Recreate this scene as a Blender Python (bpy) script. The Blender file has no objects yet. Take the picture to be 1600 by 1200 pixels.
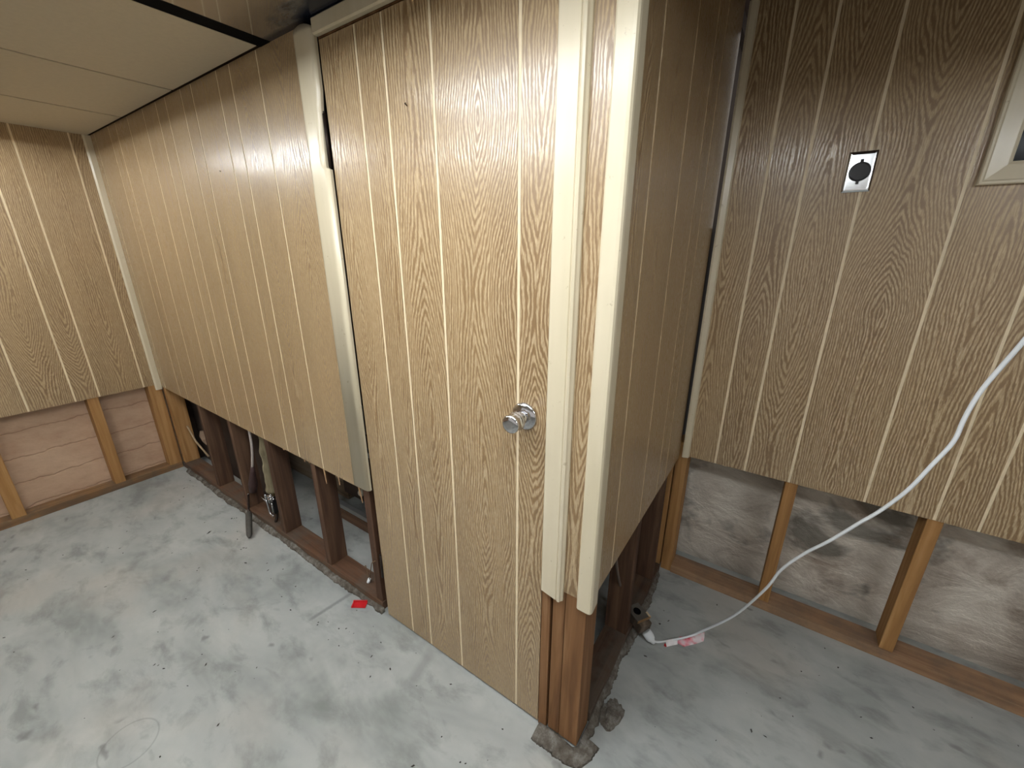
import bpy, bmesh, math, random
from mathutils import Vector, Matrix
random.seed(7)
S = bpy.context.scene
COL = S.collection

# ------------------------------------------------------------------ camera
F_PX = 641.6
cam_d = bpy.data.cameras.new('camera')
cam = bpy.data.objects.new('camera', cam_d)
COL.objects.link(cam)
cam_d.sensor_fit = 'HORIZONTAL'
cam_d.sensor_width = 36.0
cam_d.lens = 36.0 * F_PX / 1600.0
cam_d.clip_start = 0.02
CR = Vector((0.82544826, 0.56447589, 0.00145964))
CU = Vector((-0.18082694, 0.26197677, 0.94798196))
CF = Vector((-0.53473057, 0.782774, -0.31832072))
M = Matrix((CR, CU, -CF)).transposed().to_4x4()
M.translation = Vector((0.3171, -0.8359, 1.5273))
cam.matrix_world = M
S.camera = cam

# ------------------------------------------------------------------ exposure, world, lamps
S.view_settings.view_transform = 'Standard'
S.view_settings.look = 'None'
S.view_settings.gamma = 1.0
S.view_settings.use_curve_mapping = False
S.view_settings.exposure = 0.05
wd = bpy.data.worlds.new('room_air')
S.world = wd
wd.use_nodes = True
wd.node_tree.nodes['Background'].inputs[0].default_value = (1.0, 0.95, 0.89, 1)
wd.node_tree.nodes['Background'].inputs[1].default_value = 0.54

LAMP_L = 95.0          # radiance of the fluorescent tubes
LAMP_COL = (0.93, 0.97, 1.0)
# the tubes themselves are built with their shop lights in build_lamp()

# ------------------------------------------------------------------ measured layout (metres)
WX = -3.144      # left wall panel face
DY = 0.954       # right wall panel face
H = 2.114        # underside of ceiling
EDGE = -1.206    # where the beige ceiling boards stop
UP = Vector((0, 0, 1))


def lin(r, g, b):
    def f(c):
        c /= 255.0
        return c / 12.92 if c <= 0.04045 else ((c + 0.055) / 1.055) ** 2.4
    return (f(r), f(g), f(b), 1.0)


# ------------------------------------------------------------------ material helper
class MB:
    def __init__(self, name):
        self.m = bpy.data.materials.new(name)
        self.m.use_nodes = True
        self.t = self.m.node_tree
        self.b = self.t.nodes['Principled BSDF']

    def n(self, ty):
        return self.t.nodes.new(ty)

    def l(self, a, b):
        self.t.links.new(a, b)

    def put(self, sock, v):
        if isinstance(v, bpy.types.NodeSocket):
            self.l(v, sock)
        else:
            sock.default_value = v

    def coord(self, kind='Object'):
        return self.n('ShaderNodeTexCoord').outputs[kind]

    def uv(self):
        return self.n('ShaderNodeUVMap').outputs[0]

    def attr(self, name):
        a = self.n('ShaderNodeAttribute')
        a.attribute_name = name
        return a.outputs['Fac']

    def math(self, op, a, b=0.0, clamp=False):
        x = self.n('ShaderNodeMath')
        x.operation = op
        x.use_clamp = clamp
        self.put(x.inputs[0], a)
        self.put(x.inputs[1], b)
        return x.outputs[0]

    def sep(self, v):
        x = self.n('ShaderNodeSeparateXYZ')
        self.l(v, x.inputs[0])
        return x.outputs

    def comb(self, x, y, z):
        c = self.n('ShaderNodeCombineXYZ')
        for s, v in zip(c.inputs, (x, y, z)):
            self.put(s, v)
        return c.outputs[0]

    def map(self, v, scale=(1, 1, 1), rot=(0, 0, 0), loc=(0, 0, 0)):
        x = self.n('ShaderNodeMapping')
        self.l(v, x.inputs[0])
        x.inputs['Location'].default_value = loc
        x.inputs['Rotation'].default_value = rot
        x.inputs['Scale'].default_value = scale
        return x.outputs[0]

    def noise(self, v, scale=1.0, detail=2.0, rough=0.5, dist=0.0):
        x = self.n('ShaderNodeTexNoise')
        self.l(v, x.inputs['Vector'])
        x.inputs['Scale'].default_value = scale
        x.inputs['Detail'].default_value = detail
        x.inputs['Roughness'].default_value = rough
        x.inputs['Distortion'].default_value = dist
        return x.outputs[0]

    def ramp(self, f, stops, interp='LINEAR'):
        x = self.n('ShaderNodeValToRGB')
        x.color_ramp.interpolation = interp
        e = x.color_ramp.elements
        while len(e) < len(stops):
            e.new(0.5)
        for q, (p, c) in zip(e, stops):
            q.position = p
            q.color = c if isinstance(c, tuple) else (c, c, c, 1)
        self.l(f, x.inputs[0])
        return x.outputs[0]

    def mix(self, f, a, b, mode='MIX'):
        x = self.n('ShaderNodeMix')
        x.data_type = 'RGBA'
        x.blend_type = mode
        self.put(x.inputs[0], f)
        self.put(x.inputs[6], a)
        self.put(x.inputs[7], b)
        return x.outputs[2]

    def bump(self, h, strength=0.3, dist=0.01):
        x = self.n('ShaderNodeBump')
        x.inputs['Strength'].default_value = strength
        x.inputs['Distance'].default_value = dist
        self.l(h, x.inputs['Height'])
        self.l(x.outputs[0], self.b.inputs['Normal'])

    def out(self, color=None, rough=None, metal=None, spec=None, coat=None):
        for k, v in (('Base Color', color), ('Roughness', rough), ('Metallic', metal),
                     ('Specular IOR Level', spec), ('Coat Weight', coat)):
            if v is not None:
                self.put(self.b.inputs[k], v)
        return self.m


def plain(name, rgb, rough=0.5, metal=0.0, var=0.12, scale=30, spec=None):
    k = MB(name)
    c = k.coord()
    n = k.noise(c, scale, 3, 0.6)
    base = lin(*rgb)
    dark = tuple(x * (1 - var) for x in base[:3]) + (1,)
    lite = tuple(min(1, x * (1 + var)) for x in base[:3]) + (1,)
    return k.out(k.ramp(n, [(0.3, dark), (0.7, lite)]), rough, metal, spec)


def wood_panel_material():
    """printed oak-grain hardboard: nested cathedral arches on every plank"""
    k = MB('printed_oak_panelling')
    u, v, _ = k.sep(k.uv())
    rnd = k.attr('rnd')
    off = k.math('MULTIPLY', rnd, 37.0)
    # slow drift of the growth-ring centre along the plank
    slow = k.noise(k.comb(off, k.math('MULTIPLY', v, 0.85), 0.0), 1.0, 1.0, 0.3)
    drift = k.math('MULTIPLY', k.math('SUBTRACT', slow, 0.5), 0.50)
    side = k.noise(k.comb(k.math('ADD', off, 11.0), k.math('MULTIPLY', v, 0.9), 3.0), 1.0, 1.0, 0.4)
    uu = k.math('ADD', u, k.math('MULTIPLY', k.math('SUBTRACT', side, 0.5), 0.09))
    warp = k.noise(k.comb(k.math('MULTIPLY', u, 22.0), k.math('MULTIPLY', v, 3.6), off), 1.0, 2.0, 0.5)
    uu = k.math('ADD', uu, k.math('MULTIPLY', k.math('SUBTRACT', warp, 0.5), 0.032))
    pw = lambda q: k.math('POWER', k.math('ABSOLUTE', q), 1.35)
    r = k.math('POWER', k.math('ADD', pw(uu), pw(drift)), 1.0 / 1.35)
    jag = k.noise(k.comb(k.math('MULTIPLY', u, 150.0), k.math('MULTIPLY', v, 38.0), off), 1.0, 2.0, 0.6)
    ph = k.math('ADD', k.math('MULTIPLY', r, 860.0), k.math('MULTIPLY', jag, 5.2))
    s = k.math('SINE', ph)
    s01 = k.math('ADD', k.math('MULTIPLY', s, 0.5), 0.5)
    lines = k.ramp(s01, [(0.38, 0.0), (0.80, 1.0)])
    pores = k.noise(k.comb(k.math('MULTIPLY', u, 620.0), k.math('MULTIPLY', v, 34.0), off), 1.0, 2.0, 0.6)
    pore = k.ramp(pores, [(0.36, 0.0), (0.62, 1.0)])
    f = k.math('MULTIPLY', lines, k.math('ADD', k.math('MULTIPLY', pore, 0.6), 0.4))
    tone = k.noise(k.comb(k.math('MULTIPLY', u, 9.0), k.math('MULTIPLY', v, 1.1), off), 1.0, 2.0, 0.5)
    ground = k.ramp(tone, [(0.3, lin(142, 114, 78)), (0.7, lin(160, 132, 94))])
    light = lin(204, 182, 146)
    col = k.mix(k.ramp(s01, [(0.0, 0.42), (0.45, 0.0)]), ground, lin(116, 88, 56))
    col = k.mix(k.math('MULTIPLY', f, 0.86), col, light)
    fleck = k.ramp(pores, [(0.24, 1.0), (0.36, 0.0)])
    col = k.mix(k.math('MULTIPLY', fleck, 0.35), col, lin(120, 90, 56))
    k.bump(f, 0.10, 0.0010)
    rough = k.math('ADD', k.math('MULTIPLY', f, -0.23), 0.36)
    return k.out(col, rough, 0.0, 0.85)


def lumber(name, dark, mid, light, rough=0.75, dirt=0.0, axis='Z'):
    k = MB(name)
    c = k.coord()
    sc = {'Z': (28, 28, 1.6), 'X': (1.6, 28, 28), 'Y': (28, 1.6, 28)}[axis]
    r = k.n('ShaderNodeObjectInfo').outputs['Random']
    vec = k.n('ShaderNodeVectorMath')
    vec.operation = 'ADD'
    k.l(k.map(c, sc), vec.inputs[0])
    k.l(k.comb(k.math('MULTIPLY', r, 31.0), k.math('MULTIPLY', r, 17.0), 0.0), vec.inputs[1])
    g = k.noise(vec.outputs[0], 1.0, 3, 0.6, 0.6)
    fine = k.noise(k.map(c, tuple(q * 5 for q in sc)), 1.0, 2, 0.6)
    col = k.ramp(g, [(0.25, lin(*dark)), (0.5, lin(*mid)), (0.75, lin(*light))])
    col = k.mix(k.math('MULTIPLY', fine, 0.35), col, lin(*dark))
    if dirt:
        d = k.noise(c, 9, 4, 0.65)
        col = k.mix(k.math('MULTIPLY', k.ramp(d, [(0.42, 0.0), (0.62, 1.0)]), dirt), col, lin(92, 84, 74))
    k.bump(g, 0.25, 0.003)
    return k.out(col, rough, 0.0, 0.25)


def concrete_floor():
    k = MB('bare_concrete_floor')
    c = k.coord()
    a = k.noise(k.map(c, (1.0, 2.3, 1), (0, 0, 0.55)), 1.7, 4, 0.6, 0.4)
    b = k.noise(k.map(c, (1.0, 1.9, 1), (0, 0, 0.75)), 5.5, 5, 0.62, 0.3)
    fine = k.noise(c, 70, 4, 0.7)
    col = k.ramp(a, [(0.32, lin(138, 142, 138)), (0.5, lin(170, 173, 169)), (0.68, lin(186, 188, 183))])
    col = k.mix(k.math('MULTIPLY', k.ramp(b, [(0.50, 0.0), (0.68, 1.0)]), 0.7), col, lin(122, 125, 121))
    pale = k.noise(k.map(c, (1, 1, 1), (0, 0, 0), (4, 2, 0)), 3.1, 4, 0.6)
    col = k.mix(k.math('MULTIPLY', k.ramp(pale, [(0.52, 0.0), (0.7, 1.0)]), 0.5), col, lin(200, 202, 196))
    warm = k.noise(k.map(c, (1, 1, 1), (0, 0, 0), (9, 5, 0)), 2.2, 2, 0.5)
    col = k.mix(k.math('MULTIPLY', k.ramp(warm, [(0.52, 0.0), (0.66, 1.0)]), 0.22), col, lin(205, 190, 172))
    col = k.mix(k.math('MULTIPLY', fine, 0.22), col, lin(140, 142, 140))
    # dark spots and scuffs with shapes of their own
    vor = k.n('ShaderNodeTexVoronoi')
    vor.inputs['Scale'].default_value = 7.0
    wv = k.n('ShaderNodeVectorMath')
    wv.operation = 'ADD'
    k.l(k.map(c, (1.0, 2.0, 1), (0, 0, 0.7)), wv.inputs[0])
    nz = k.n('ShaderNodeTexNoise')
    nz.inputs['Scale'].default_value = 12
    k.l(c, nz.inputs['Vector'])
    sc = k.n('ShaderNodeVectorMath')
    sc.operation = 'SCALE'
    sc.inputs[3].default_value = 0.16
    k.l(nz.outputs['Color'], sc.inputs[0])
    k.l(sc.outputs[0], wv.inputs[1])
    k.l(wv.outputs[0], vor.inputs['Vector'])
    gate = k.ramp(k.noise(c, 3.3, 2, 0.5), [(0.5, 0.0), (0.6, 1.0)])
    spot = k.math('MULTIPLY', k.ramp(vor.outputs['Distance'], [(0.06, 1.0), (0.19, 0.0)]), gate)
    col = k.mix(k.math('MULTIPLY', spot, 0.55), col, lin(88, 88, 84))
    fx, fy, _ = k.sep(c)
    wob = k.math('MULTIPLY', k.math('SUBTRACT', fine, 0.5), 0.012)

    def streak(col, x0, y0, x1, y1, w, amt, tone):
        dx, dy = x1 - x0, y1 - y0
        ln = math.hypot(dx, dy)
        px = k.math('SUBTRACT', fx, x0)
        py = k.math('SUBTRACT', fy, y0)
        al = k.math('ADD', k.math('MULTIPLY', px, dx / ln), k.math('MULTIPLY', py, dy / ln))
        ac = k.math('ADD', k.math('MULTIPLY', px, -dy / ln), k.math('MULTIPLY', py, dx / ln))
        ac = k.math('ABSOLUTE', k.math('ADD', ac, wob))
        m1 = k.ramp(k.math('DIVIDE', ac, w), [(0.25, 1.0), (1.0, 0.0)])
        en = k.math('MINIMUM', al, k.math('SUBTRACT', ln, al))
        m2 = k.ramp(k.math('MULTIPLY', en, 14.0), [(0.0, 0.0), (0.6, 1.0)])
        return k.mix(k.math('MULTIPLY', k.math('MULTIPLY', m1, m2), amt), col, tone)
    col = streak(col, -1.166, -0.232, -1.136, 0.020, 0.013, 0.55, lin(104, 106, 104))
    col = streak(col, -0.592, -0.178, -0.632, 0.0, 0.030, 0.40, lin(112, 114, 112))
    rx = k.math('SUBTRACT', fx, -1.205)
    ry = k.math('SUBTRACT', fy, -0.800)
    rd = k.math('SQRT', k.math('ADD', k.math('MULTIPLY', rx, rx), k.math('MULTIPLY', ry, ry)))
    arc = k.ramp(k.math('ABSOLUTE', k.math('SUBTRACT', rd, 0.075)), [(0.0012, 1.0), (0.0035, 0.0)])
    col = k.mix(k.math('MULTIPLY', arc, 0.4), col, lin(110, 110, 106))
    k.bump(k.math('ADD', k.math('MULTIPLY', b, 0.7), k.math('MULTIPLY', fine, 0.3)), 0.25, 0.004)
    return k.out(col, 0.62, 0.0, 0.35)


def rough_plaster():
    k = MB('stained_foundation_wall')
    c = k.coord()
    a = k.noise(k.map(c, (1, 1, 1.7)), 4.2, 5, 0.62, 0.8)
    b = k.noise(k.map(c, (1, 1, 1.3), (0, 0.4, 0), (3, 1, 2)), 3.0, 4, 0.6, 0.5)
    fine = k.noise(c, 42, 4, 0.7)
    col = k.ramp(a, [(0.3, lin(166, 154, 140)), (0.5, lin(204, 195, 182)), (0.7, lin(226, 219, 206))])
    col = k.mix(k.math('MULTIPLY', k.ramp(b, [(0.54, 0.0), (0.63, 1.0)]), 0.75), col, lin(92, 90, 82))
    damp = k.noise(k.map(c, (1, 1, 1), (0, 0, 0), (7, 3, 5)), 5.5, 4, 0.6)
    col = k.mix(k.math('MULTIPLY', k.ramp(damp, [(0.55, 0.0), (0.68, 1.0)]), 0.5), col, lin(126, 104, 86))
    k.bump(k.math('ADD', a, k.math('MULTIPLY', fine, 0.25)), 0.9, 0.03)
    return k.out(col, 0.9, 0.0, 0.2)


def pink_board():
    k = MB('pink_sheathing_paper')
    c = k.coord()
    a = k.noise(k.map(c, (1, 1, 2)), 6, 4, 0.6)
    x, y, z = k.sep(c)
    wob = k.math('MULTIPLY', k.noise(c, 9, 3, 0.6), 0.05)
    zz = k.math('ADD', z, wob)
    crease = k.math('ABSOLUTE', k.math('SUBTRACT', k.math('MODULO', k.math('MULTIPLY', zz, 6.5), 1.0), 0.5))
    cr = k.ramp(crease, [(0.0, 1.0), (0.035, 0.0)])
    col = k.ramp(a, [(0.3, lin(190, 158, 132)), (0.7, lin(210, 180, 152))])
    col = k.mix(k.math('MULTIPLY', cr, 0.45), col, lin(140, 104, 82))
    k.bump(k.math('ADD', a, k.math('MULTIPLY', cr, -0.6)), 0.5, 0.01)
    return k.out(col, 0.85, 0.0, 0.2)


def dirty_mortar():
    k = MB('crumbly_mortar')
    c = k.coord()
    a = k.noise(c, 30, 5, 0.7)
    b = k.noise(c, 8, 3, 0.6)
    col = k.ramp(a, [(0.3, lin(74, 68, 60)), (0.5, lin(112, 106, 97)), (0.72, lin(158, 156, 150))])
    col = k.mix(k.math('MULTIPLY', b, 0.4), col, lin(76, 66, 54))
    k.bump(a, 1.0, 0.012)
    return k.out(col, 0.95, 0.0, 0.15)


def painted_trim():
    k = MB('cream_painted_wood')
    c = k.coord()
    a = k.noise(k.map(c, (12, 12, 1.5)), 1.0, 3, 0.6)
    col = k.ramp(a, [(0.3, lin(208, 196, 166)), (0.7, lin(220, 208, 182))])
    mk = k.noise(c, 38, 4, 0.7)
    col = k.mix(k.math('MULTIPLY', k.ramp(mk, [(0.66, 0.0), (0.74, 1.0)]), 0.5), col, lin(150, 130, 100))
    k.bump(a, 0.08, 0.002)
    return k.out(col, 0.24, 0.0, 0.5)


def black_ceiling():
    k = MB('glossy_black_ceiling')
    c = k.coord()
    a = k.noise(k.map(c, (1, 3, 1)), 9, 3, 0.6)
    x, y, z = k.sep(c)
    # dull navy smear beside the door corner
    a2 = k.noise(k.map(c, (9, 22, 1)), 1.0, 4, 0.65)
    dx = k.math('DIVIDE', k.math('SUBTRACT', x, -0.80), 0.26)
    dy = k.math('DIVIDE', k.math('SUBTRACT', y, -0.02), 0.085)
    d = k.math('SQRT', k.math('ADD', k.math('MULTIPLY', dx, dx), k.math('MULTIPLY', dy, dy)))
    d = k.math('ADD', d, k.math('MULTIPLY', k.math('SUBTRACT', a2, 0.5), 1.1))
    edge = k.ramp(k.math('ADD', k.math('MULTIPLY', y, -1.0), k.math('MULTIPLY', a, 0.02)), [(0.024, 1.0), (0.04, 0.0)])
    sm = k.math('MAXIMUM', k.ramp(d, [(0.55, 1.0), (1.25, 0.0)]), edge)
    col = k.mix(sm, lin(165, 160, 152), lin(40, 46, 62))
    rough = k.math('ADD', k.math('MULTIPLY', sm, 0.16), 0.07)
    return k.out(col, rough, k.math('SUBTRACT', 0.75, k.math('MULTIPLY', sm, 0.45)), 0.5)


def emit(name, col, strength):
    m = bpy.data.materials.new(name)
    m.use_nodes = True
    b = m.node_tree.nodes['Principled BSDF']
    b.inputs['Base Color'].default_value = (0.9, 0.9, 0.9, 1)
    b.inputs['Emission Color'].default_value = (*col, 1)
    b.inputs['Emission Strength'].default_value = strength
    return m


PANEL = wood_panel_material()
GROOVE = plain('cream_groove', (230, 212, 178), 0.45, 0, 0.06, 40)
RAW = plain('raw_hardboard_edge', (120, 84, 52), 0.9, 0, 0.3, 60)
CREAM = painted_trim()
FLOOR = concrete_floor()
PLASTER = rough_plaster()
PINK = pink_board()
MORTAR = dirty_mortar()
BLACKC = black_ceiling()
BLACK = plain('flat_black', (6, 6, 8), 0.9, 0, 0.2, 30, 0.1)
TILE = plain('beige_ceiling_board', (200, 188, 164), 0.85, 0, 0.03, 60)
PINE_V = lumber('pine_stud', (132, 94, 56), (172, 128, 78), (196, 154, 102))
PINE_X = lumber('pine_plate', (122, 94, 70), (158, 124, 94), (182, 148, 114), dirt=0.45, axis='X')
PINE_Y = lumber('pine_plate_along', (104, 78, 52), (142, 108, 74), (168, 134, 94), dirt=0.5, axis='Y')
DARK_V = lumber('redwood_stud', (58, 41, 31), (90, 65, 49), (120, 92, 70))
DARK_X = lumber('redwood_plate', (72, 50, 36), (104, 74, 54), (128, 98, 74), dirt=0.6, axis='X')
DARK_Y = lumber('redwood_plate_along', (60, 44, 34), (88, 66, 50), (112, 88, 68), dirt=0.6, axis='Y')
JAMB_V = lumber('brown_jamb', (94, 64, 40), (136, 98, 64), (162, 124, 88))
GREYWOOD = lumber('weathered_board', (108, 92, 74), (148, 130, 108), (176, 158, 136), axis='X')
CHROME = plain('chrome', (205, 205, 208), 0.09, 1.0, 0.02)
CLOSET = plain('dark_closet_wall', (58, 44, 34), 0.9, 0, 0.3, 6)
WHITE = plain('white_plastic', (236, 240, 242), 0.35, 0, 0.02)
RED = plain('red_plastic', (196, 30, 36), 0.4, 0, 0.1)


# ------------------------------------------------------------------ mesh helpers
def link(name, bm, mats, parent=None, smooth=False, recalc=True):
    if recalc:
        bmesh.ops.recalc_face_normals(bm, faces=bm.faces[:])
    me = bpy.data.meshes.new(name)
    bm.to_mesh(me)
    bm.free()
    for m in (mats if isinstance(mats, (list, tuple)) else [mats]):
        me.materials.append(m)
    if smooth:
        for p in me.polygons:
            p.use_smooth = True
    o = bpy.data.objects.new(name, me)
    COL.objects.link(o)
    if parent is not None:
        o.parent = parent
    return o


def struct(o):
    o['kind'] = 'structure'
    return o


def tag(o, label, cat, group=None):
    o['label'] = label
    o['category'] = cat
    if group:
        o['group'] = group
    return o


def empty(name, loc=(0, 0, 0), rot=(0, 0, 0)):
    o = bpy.data.objects.new(name, None)
    o.location = loc
    o.rotation_euler = rot
    o.empty_display_size = 0.05
    COL.objects.link(o)
    return o


def add_box(bm, lo, hi, mi=0, bevel=0.0, mat=None):
    x0, y0, z0 = lo
    x1, y1, z1 = hi
    co = [(x0, y0, z0), (x1, y0, z0), (x1, y1, z0), (x0, y1, z0),
          (x0, y0, z1), (x1, y0, z1), (x1, y1, z1), (x0, y1, z1)]
    vs = [bm.verts.new(mat @ Vector(c) if mat else c) for c in co]
    fs = [bm.faces.new([vs[i] for i in q]) for q in
          ((0, 3, 2, 1), (4, 5, 6, 7), (0, 1, 5, 4), (1, 2, 6, 5), (2, 3, 7, 6), (3, 0, 4, 7))]
    for f in fs:
        f.material_index = mi
    if bevel:
        es = list({e for f in fs for e in f.edges})
        r = bmesh.ops.bevel(bm, geom=es, offset=bevel, segments=2, affect='EDGES', profile=0.5)
        for f in r['faces']:
            f.material_index = mi
    return vs


def add_prism(bm, prof, path0, path1, ax_u, ax_v, mi=0):
    """extrude a closed 2-D profile (u,v) from point path0 to path1"""
    a = [bm.verts.new(Vector(path0) + ax_u * u + ax_v * v) for u, v in prof]
    b = [bm.verts.new(Vector(path1) + ax_u * u + ax_v * v) for u, v in prof]
    n = len(prof)
    for i in range(n):
        j = (i + 1) % n
        bm.faces.new((a[i], a[j], b[j], b[i])).material_index = mi
    bm.faces.new(a[::-1]).material_index = mi
    bm.faces.new(b).material_index = mi
    return a, b


def catmull(pts, n=8):
    pts = [Vector(p) for p in pts]
    out = []
    for i in range(len(pts) - 1):
        p0 = pts[max(i - 1, 0)]
        p1, p2 = pts[i], pts[i + 1]
        p3 = pts[min(i + 2, len(pts) - 1)]
        for k in range(n):
            t = k / n
            out.append(0.5 * ((2 * p1) + (p2 - p0) * t + (2 * p0 - 5 * p1 + 4 * p2 - p3) * t * t
                              + (3 * p1 - p0 - 3 * p2 + p3) * t ** 3))
    out.append(pts[-1])
    return out


def add_tube(bm, pts, r, seg=10, mi=0):
    pts = [Vector(p) for p in pts]
    rr = r if isinstance(r, (list, tuple)) else [r] * len(pts)
    rings = []
    nrm = None
    for i, p in enumerate(pts):
        d = (pts[min(i + 1, len(pts) - 1)] - pts[max(i - 1, 0)]).normalized()
        if nrm is None:
            ref = UP if abs(d.z) < 0.9 else Vector((1, 0, 0))
            nrm = d.cross(ref).normalized()
        else:
            nrm = (nrm - d * nrm.dot(d)).normalized()
        bi = d.cross(nrm)
        rings.append([bm.verts.new(p + (nrm * math.cos(2 * math.pi * k / seg)
                                        + bi * math.sin(2 * math.pi * k / seg)) * rr[i]) for k in range(seg)])
    for a, b in zip(rings, rings[1:]):
        for k in range(seg):
            f = bm.faces.new((a[k], a[(k + 1) % seg], b[(k + 1) % seg], b[k]))
            f.material_index = mi
            f.smooth = True
    bm.faces.new(rings[0][::-1]).material_index = mi
    bm.faces.new(rings[-1]).material_index = mi


def add_lathe(bm, prof, mat, seg=32, mi=0):
    """profile of (radius, height) about local Z, moved by mat"""
    rings = []
    for r, h in prof:
        rings.append([bm.verts.new(mat @ Vector((r * math.cos(2 * math.pi * k / seg),
                                                 r * math.sin(2 * math.pi * k / seg), h))) for k in range(seg)])
    for a, b in zip(rings, rings[1:]):
        for k in range(seg):
            f = bm.faces.new((a[k], a[(k + 1) % seg], b[(k + 1) % seg], b[k]))
            f.material_index = mi
            f.smooth = True
    bm.faces.new(rings[0][::-1]).material_index = mi
    bm.faces.new(rings[-1]).material_index = mi


def basis(origin, x, y, z):
    m = Matrix((Vector(x), Vector(y), Vector(z))).transposed().to_4x4()
    m.translation = Vector(origin)
    return m


# ------------------------------------------------------------------ grooved panelling
GW = 0.0042   # half groove width


def panel_sheet(bm, O, U, N, u0, u1, zb, zt, grooves, tag_seed, hole=None, thick=0.006):
    """planks of printed hardboard with cream grooves; zb/zt may be functions of u"""
    uvl = bm.loops.layers.uv.verify()
    rl = bm.faces.layers.float.get('rnd') or bm.faces.layers.float.new('rnd')
    fb = zb if callable(zb) else (lambda u: zb)
    ft = zt if callable(zt) else (lambda u: zt)
    O, U, N = Vector(O), Vector(U), Vector(N)
    P = lambda u, z, n: O + U * u + UP * z + N * n
    rnd = random.Random(tag_seed)

    def slab(ua, ub, za0, za1, zb0, zb1, n0, n1, mi_front, mi_side, uc, r):
        q = [(ua, za0), (ub, za1), (ub, zb1), (ua, zb0)]
        f = [bm.verts.new(P(u, z, n1)) for u, z in q]
        b = [bm.verts.new(P(u, z, n0)) for u, z in q]
        faces = [(bm.faces.new(f), mi_front), (bm.faces.new(b[::-1]), mi_side)]
        for i in range(4):
            j = (i + 1) % 4
            faces.append((bm.faces.new((f[j], f[i], b[i], b[j])), mi_side))
        for fc, mi in faces:
            fc.material_index = mi
            fc[rl] = r
            for lp in fc.loops:
                d = lp.vert.co - O
                lp[uvl].uv = (d.dot(U) - uc, d.z)

    gs = [g for g in sorted(grooves) if u0 + GW < g < u1 - GW]
    edges = [u0] + gs + [u1]
    cuts = [u0, u1]
    if hole:
        cuts = sorted({u0, u1, max(u0, hole[0]), min(u1, hole[1])})

    def pieces(a, b):
        """split a column by the hole"""
        res = []
        xs = sorted({a, b} | ({c for c in (hole[0], hole[1]) if a < c < b} if hole else set()))
        for p, q in zip(xs, xs[1:]):
            mid = (p + q) / 2
            if hole and hole[0] < mid < hole[1]:
                res.append((p, q, fb(p), fb(q), hole[2], hole[2]))
                if hole[3] < ft(p):
                    res.append((p, q, hole[3], hole[3], ft(p), ft(q)))
            else:
                res.append((p, q, fb(p), fb(q), ft(p), ft(q)))
        return res
    for i in range(len(edges) - 1):
        a = edges[i] + (GW if i else 0)
        b = edges[i + 1] - (GW if i < len(edges) - 2 else 0)
        r = rnd.random()
        uc = (a + b) / 2 + rnd.uniform(-0.02, 0.02)
        for (p, q, z00, z01, z10, z11) in pieces(a, b):
            slab(p, q, z00, z01, z10, z11, -0.0012, 0.0, 0, 0, uc, r)
    for p, q in zip(cuts, cuts[1:]):
        for (a, b, z00, z01, z10, z11) in pieces(p, q):
            slab(a, b, z00, z01, z10, z11, -thick, -0.0012, 1, 2, a, 0.5)


def make_panel(name, *args, parent=None, **kw):
    bm = bmesh.new()
    panel_sheet(bm, *args, **kw)
    return link(name, bm, [PANEL, GROOVE, RAW], parent, recalc=False)


def lerpf(ua, za, ub, zb_):
    return lambda u: za + (zb_ - za) * (u - ua) / (ub - ua)


# ------------------------------------------------------------------ room shell
bm = bmesh.new()
add_box(bm, (-3.6, -5.0, -0.12), (4.2, 2.0, 0.0))
struct(link('floor', bm, FLOOR))

# beige ceiling boards with dark seams
bm = bmesh.new()
seams = [-3.40, -2.531, -1.888, EDGE]
for a, b in zip(seams, seams[1:]):
    add_box(bm, (a + (0.006 if a > -3.3 else 0), -4.5, H), (b - (0.006 if b < -1.3 else 0), -0.013, H + 0.012), 0)
add_box(bm, (-3.42, -4.52, H + 0.004), (EDGE - 0.002, 0.03, H + 0.03), 1)
struct(link('ceiling', bm, [TILE, plain('dark_seam', (40, 28, 18), 0.9, 0, 0.1, 30, 0.1)]))
bm = bmesh.new()
add_box(bm, (EDGE, -4.5, H + 0.001), (-1.147, 0.03, H + 0.03))
struct(link('trim_1', bm, BLACK))
bm = bmesh.new()
add_box(bm, (-1.147, -4.5, H + 0.002), (4.0, 0.03, H + 0.03), 0)
struct(link('ceiling.001', bm, BLACKC))
bm = bmesh.new()
add_box(bm, (-0.2, 0.03, 2.32), (4.0, 1.3, 2.35))
add_box(bm, (0.03, 0.031, H), (4.0, 0.05, 2.32))
struct(link('ceiling.002', bm, plain('brown_ceiling', (70, 48, 34), 0.8)))

# left wall (faces +x): u runs along +y
LG = [-3.55, -3.35, -3.05, -2.84, -2.66, -2.36, -2.14, -1.95, -1.62, -1.42, -1.24, -0.92, -0.6025, -0.4118, -0.3052, -0.0886]
struct(make_panel('wall_left', (WX, 0, 0), (0, 1, 0), (1, 0, 0), -4.2, -0.004, 0.637, H + 0.002, LG, 3))
bm = bmesh.new()
add_box(bm, (WX - 0.25, -4.4, 0.0), (WX - 0.098, 0.2, 2.3))
struct(link('wall_left_outer', bm, PINK))

# back wall, left of the door (faces -y): u runs along +x
BG = [-3.0632, -2.8078, -2.6905, -2.5035, -2.2917, -2.1253, -2.0184, -1.8534, -1.7516, -1.5306, -1.4308, -1.2425]
wb = struct(make_panel('wall_back', (0, 0, 0), (1, 0, 0), (0, -1, 0), WX + 0.003, -0.962,
                       lerpf(-3.14, 0.619, -0.96, 0.606), H + 0.002, BG, 11))
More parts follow.
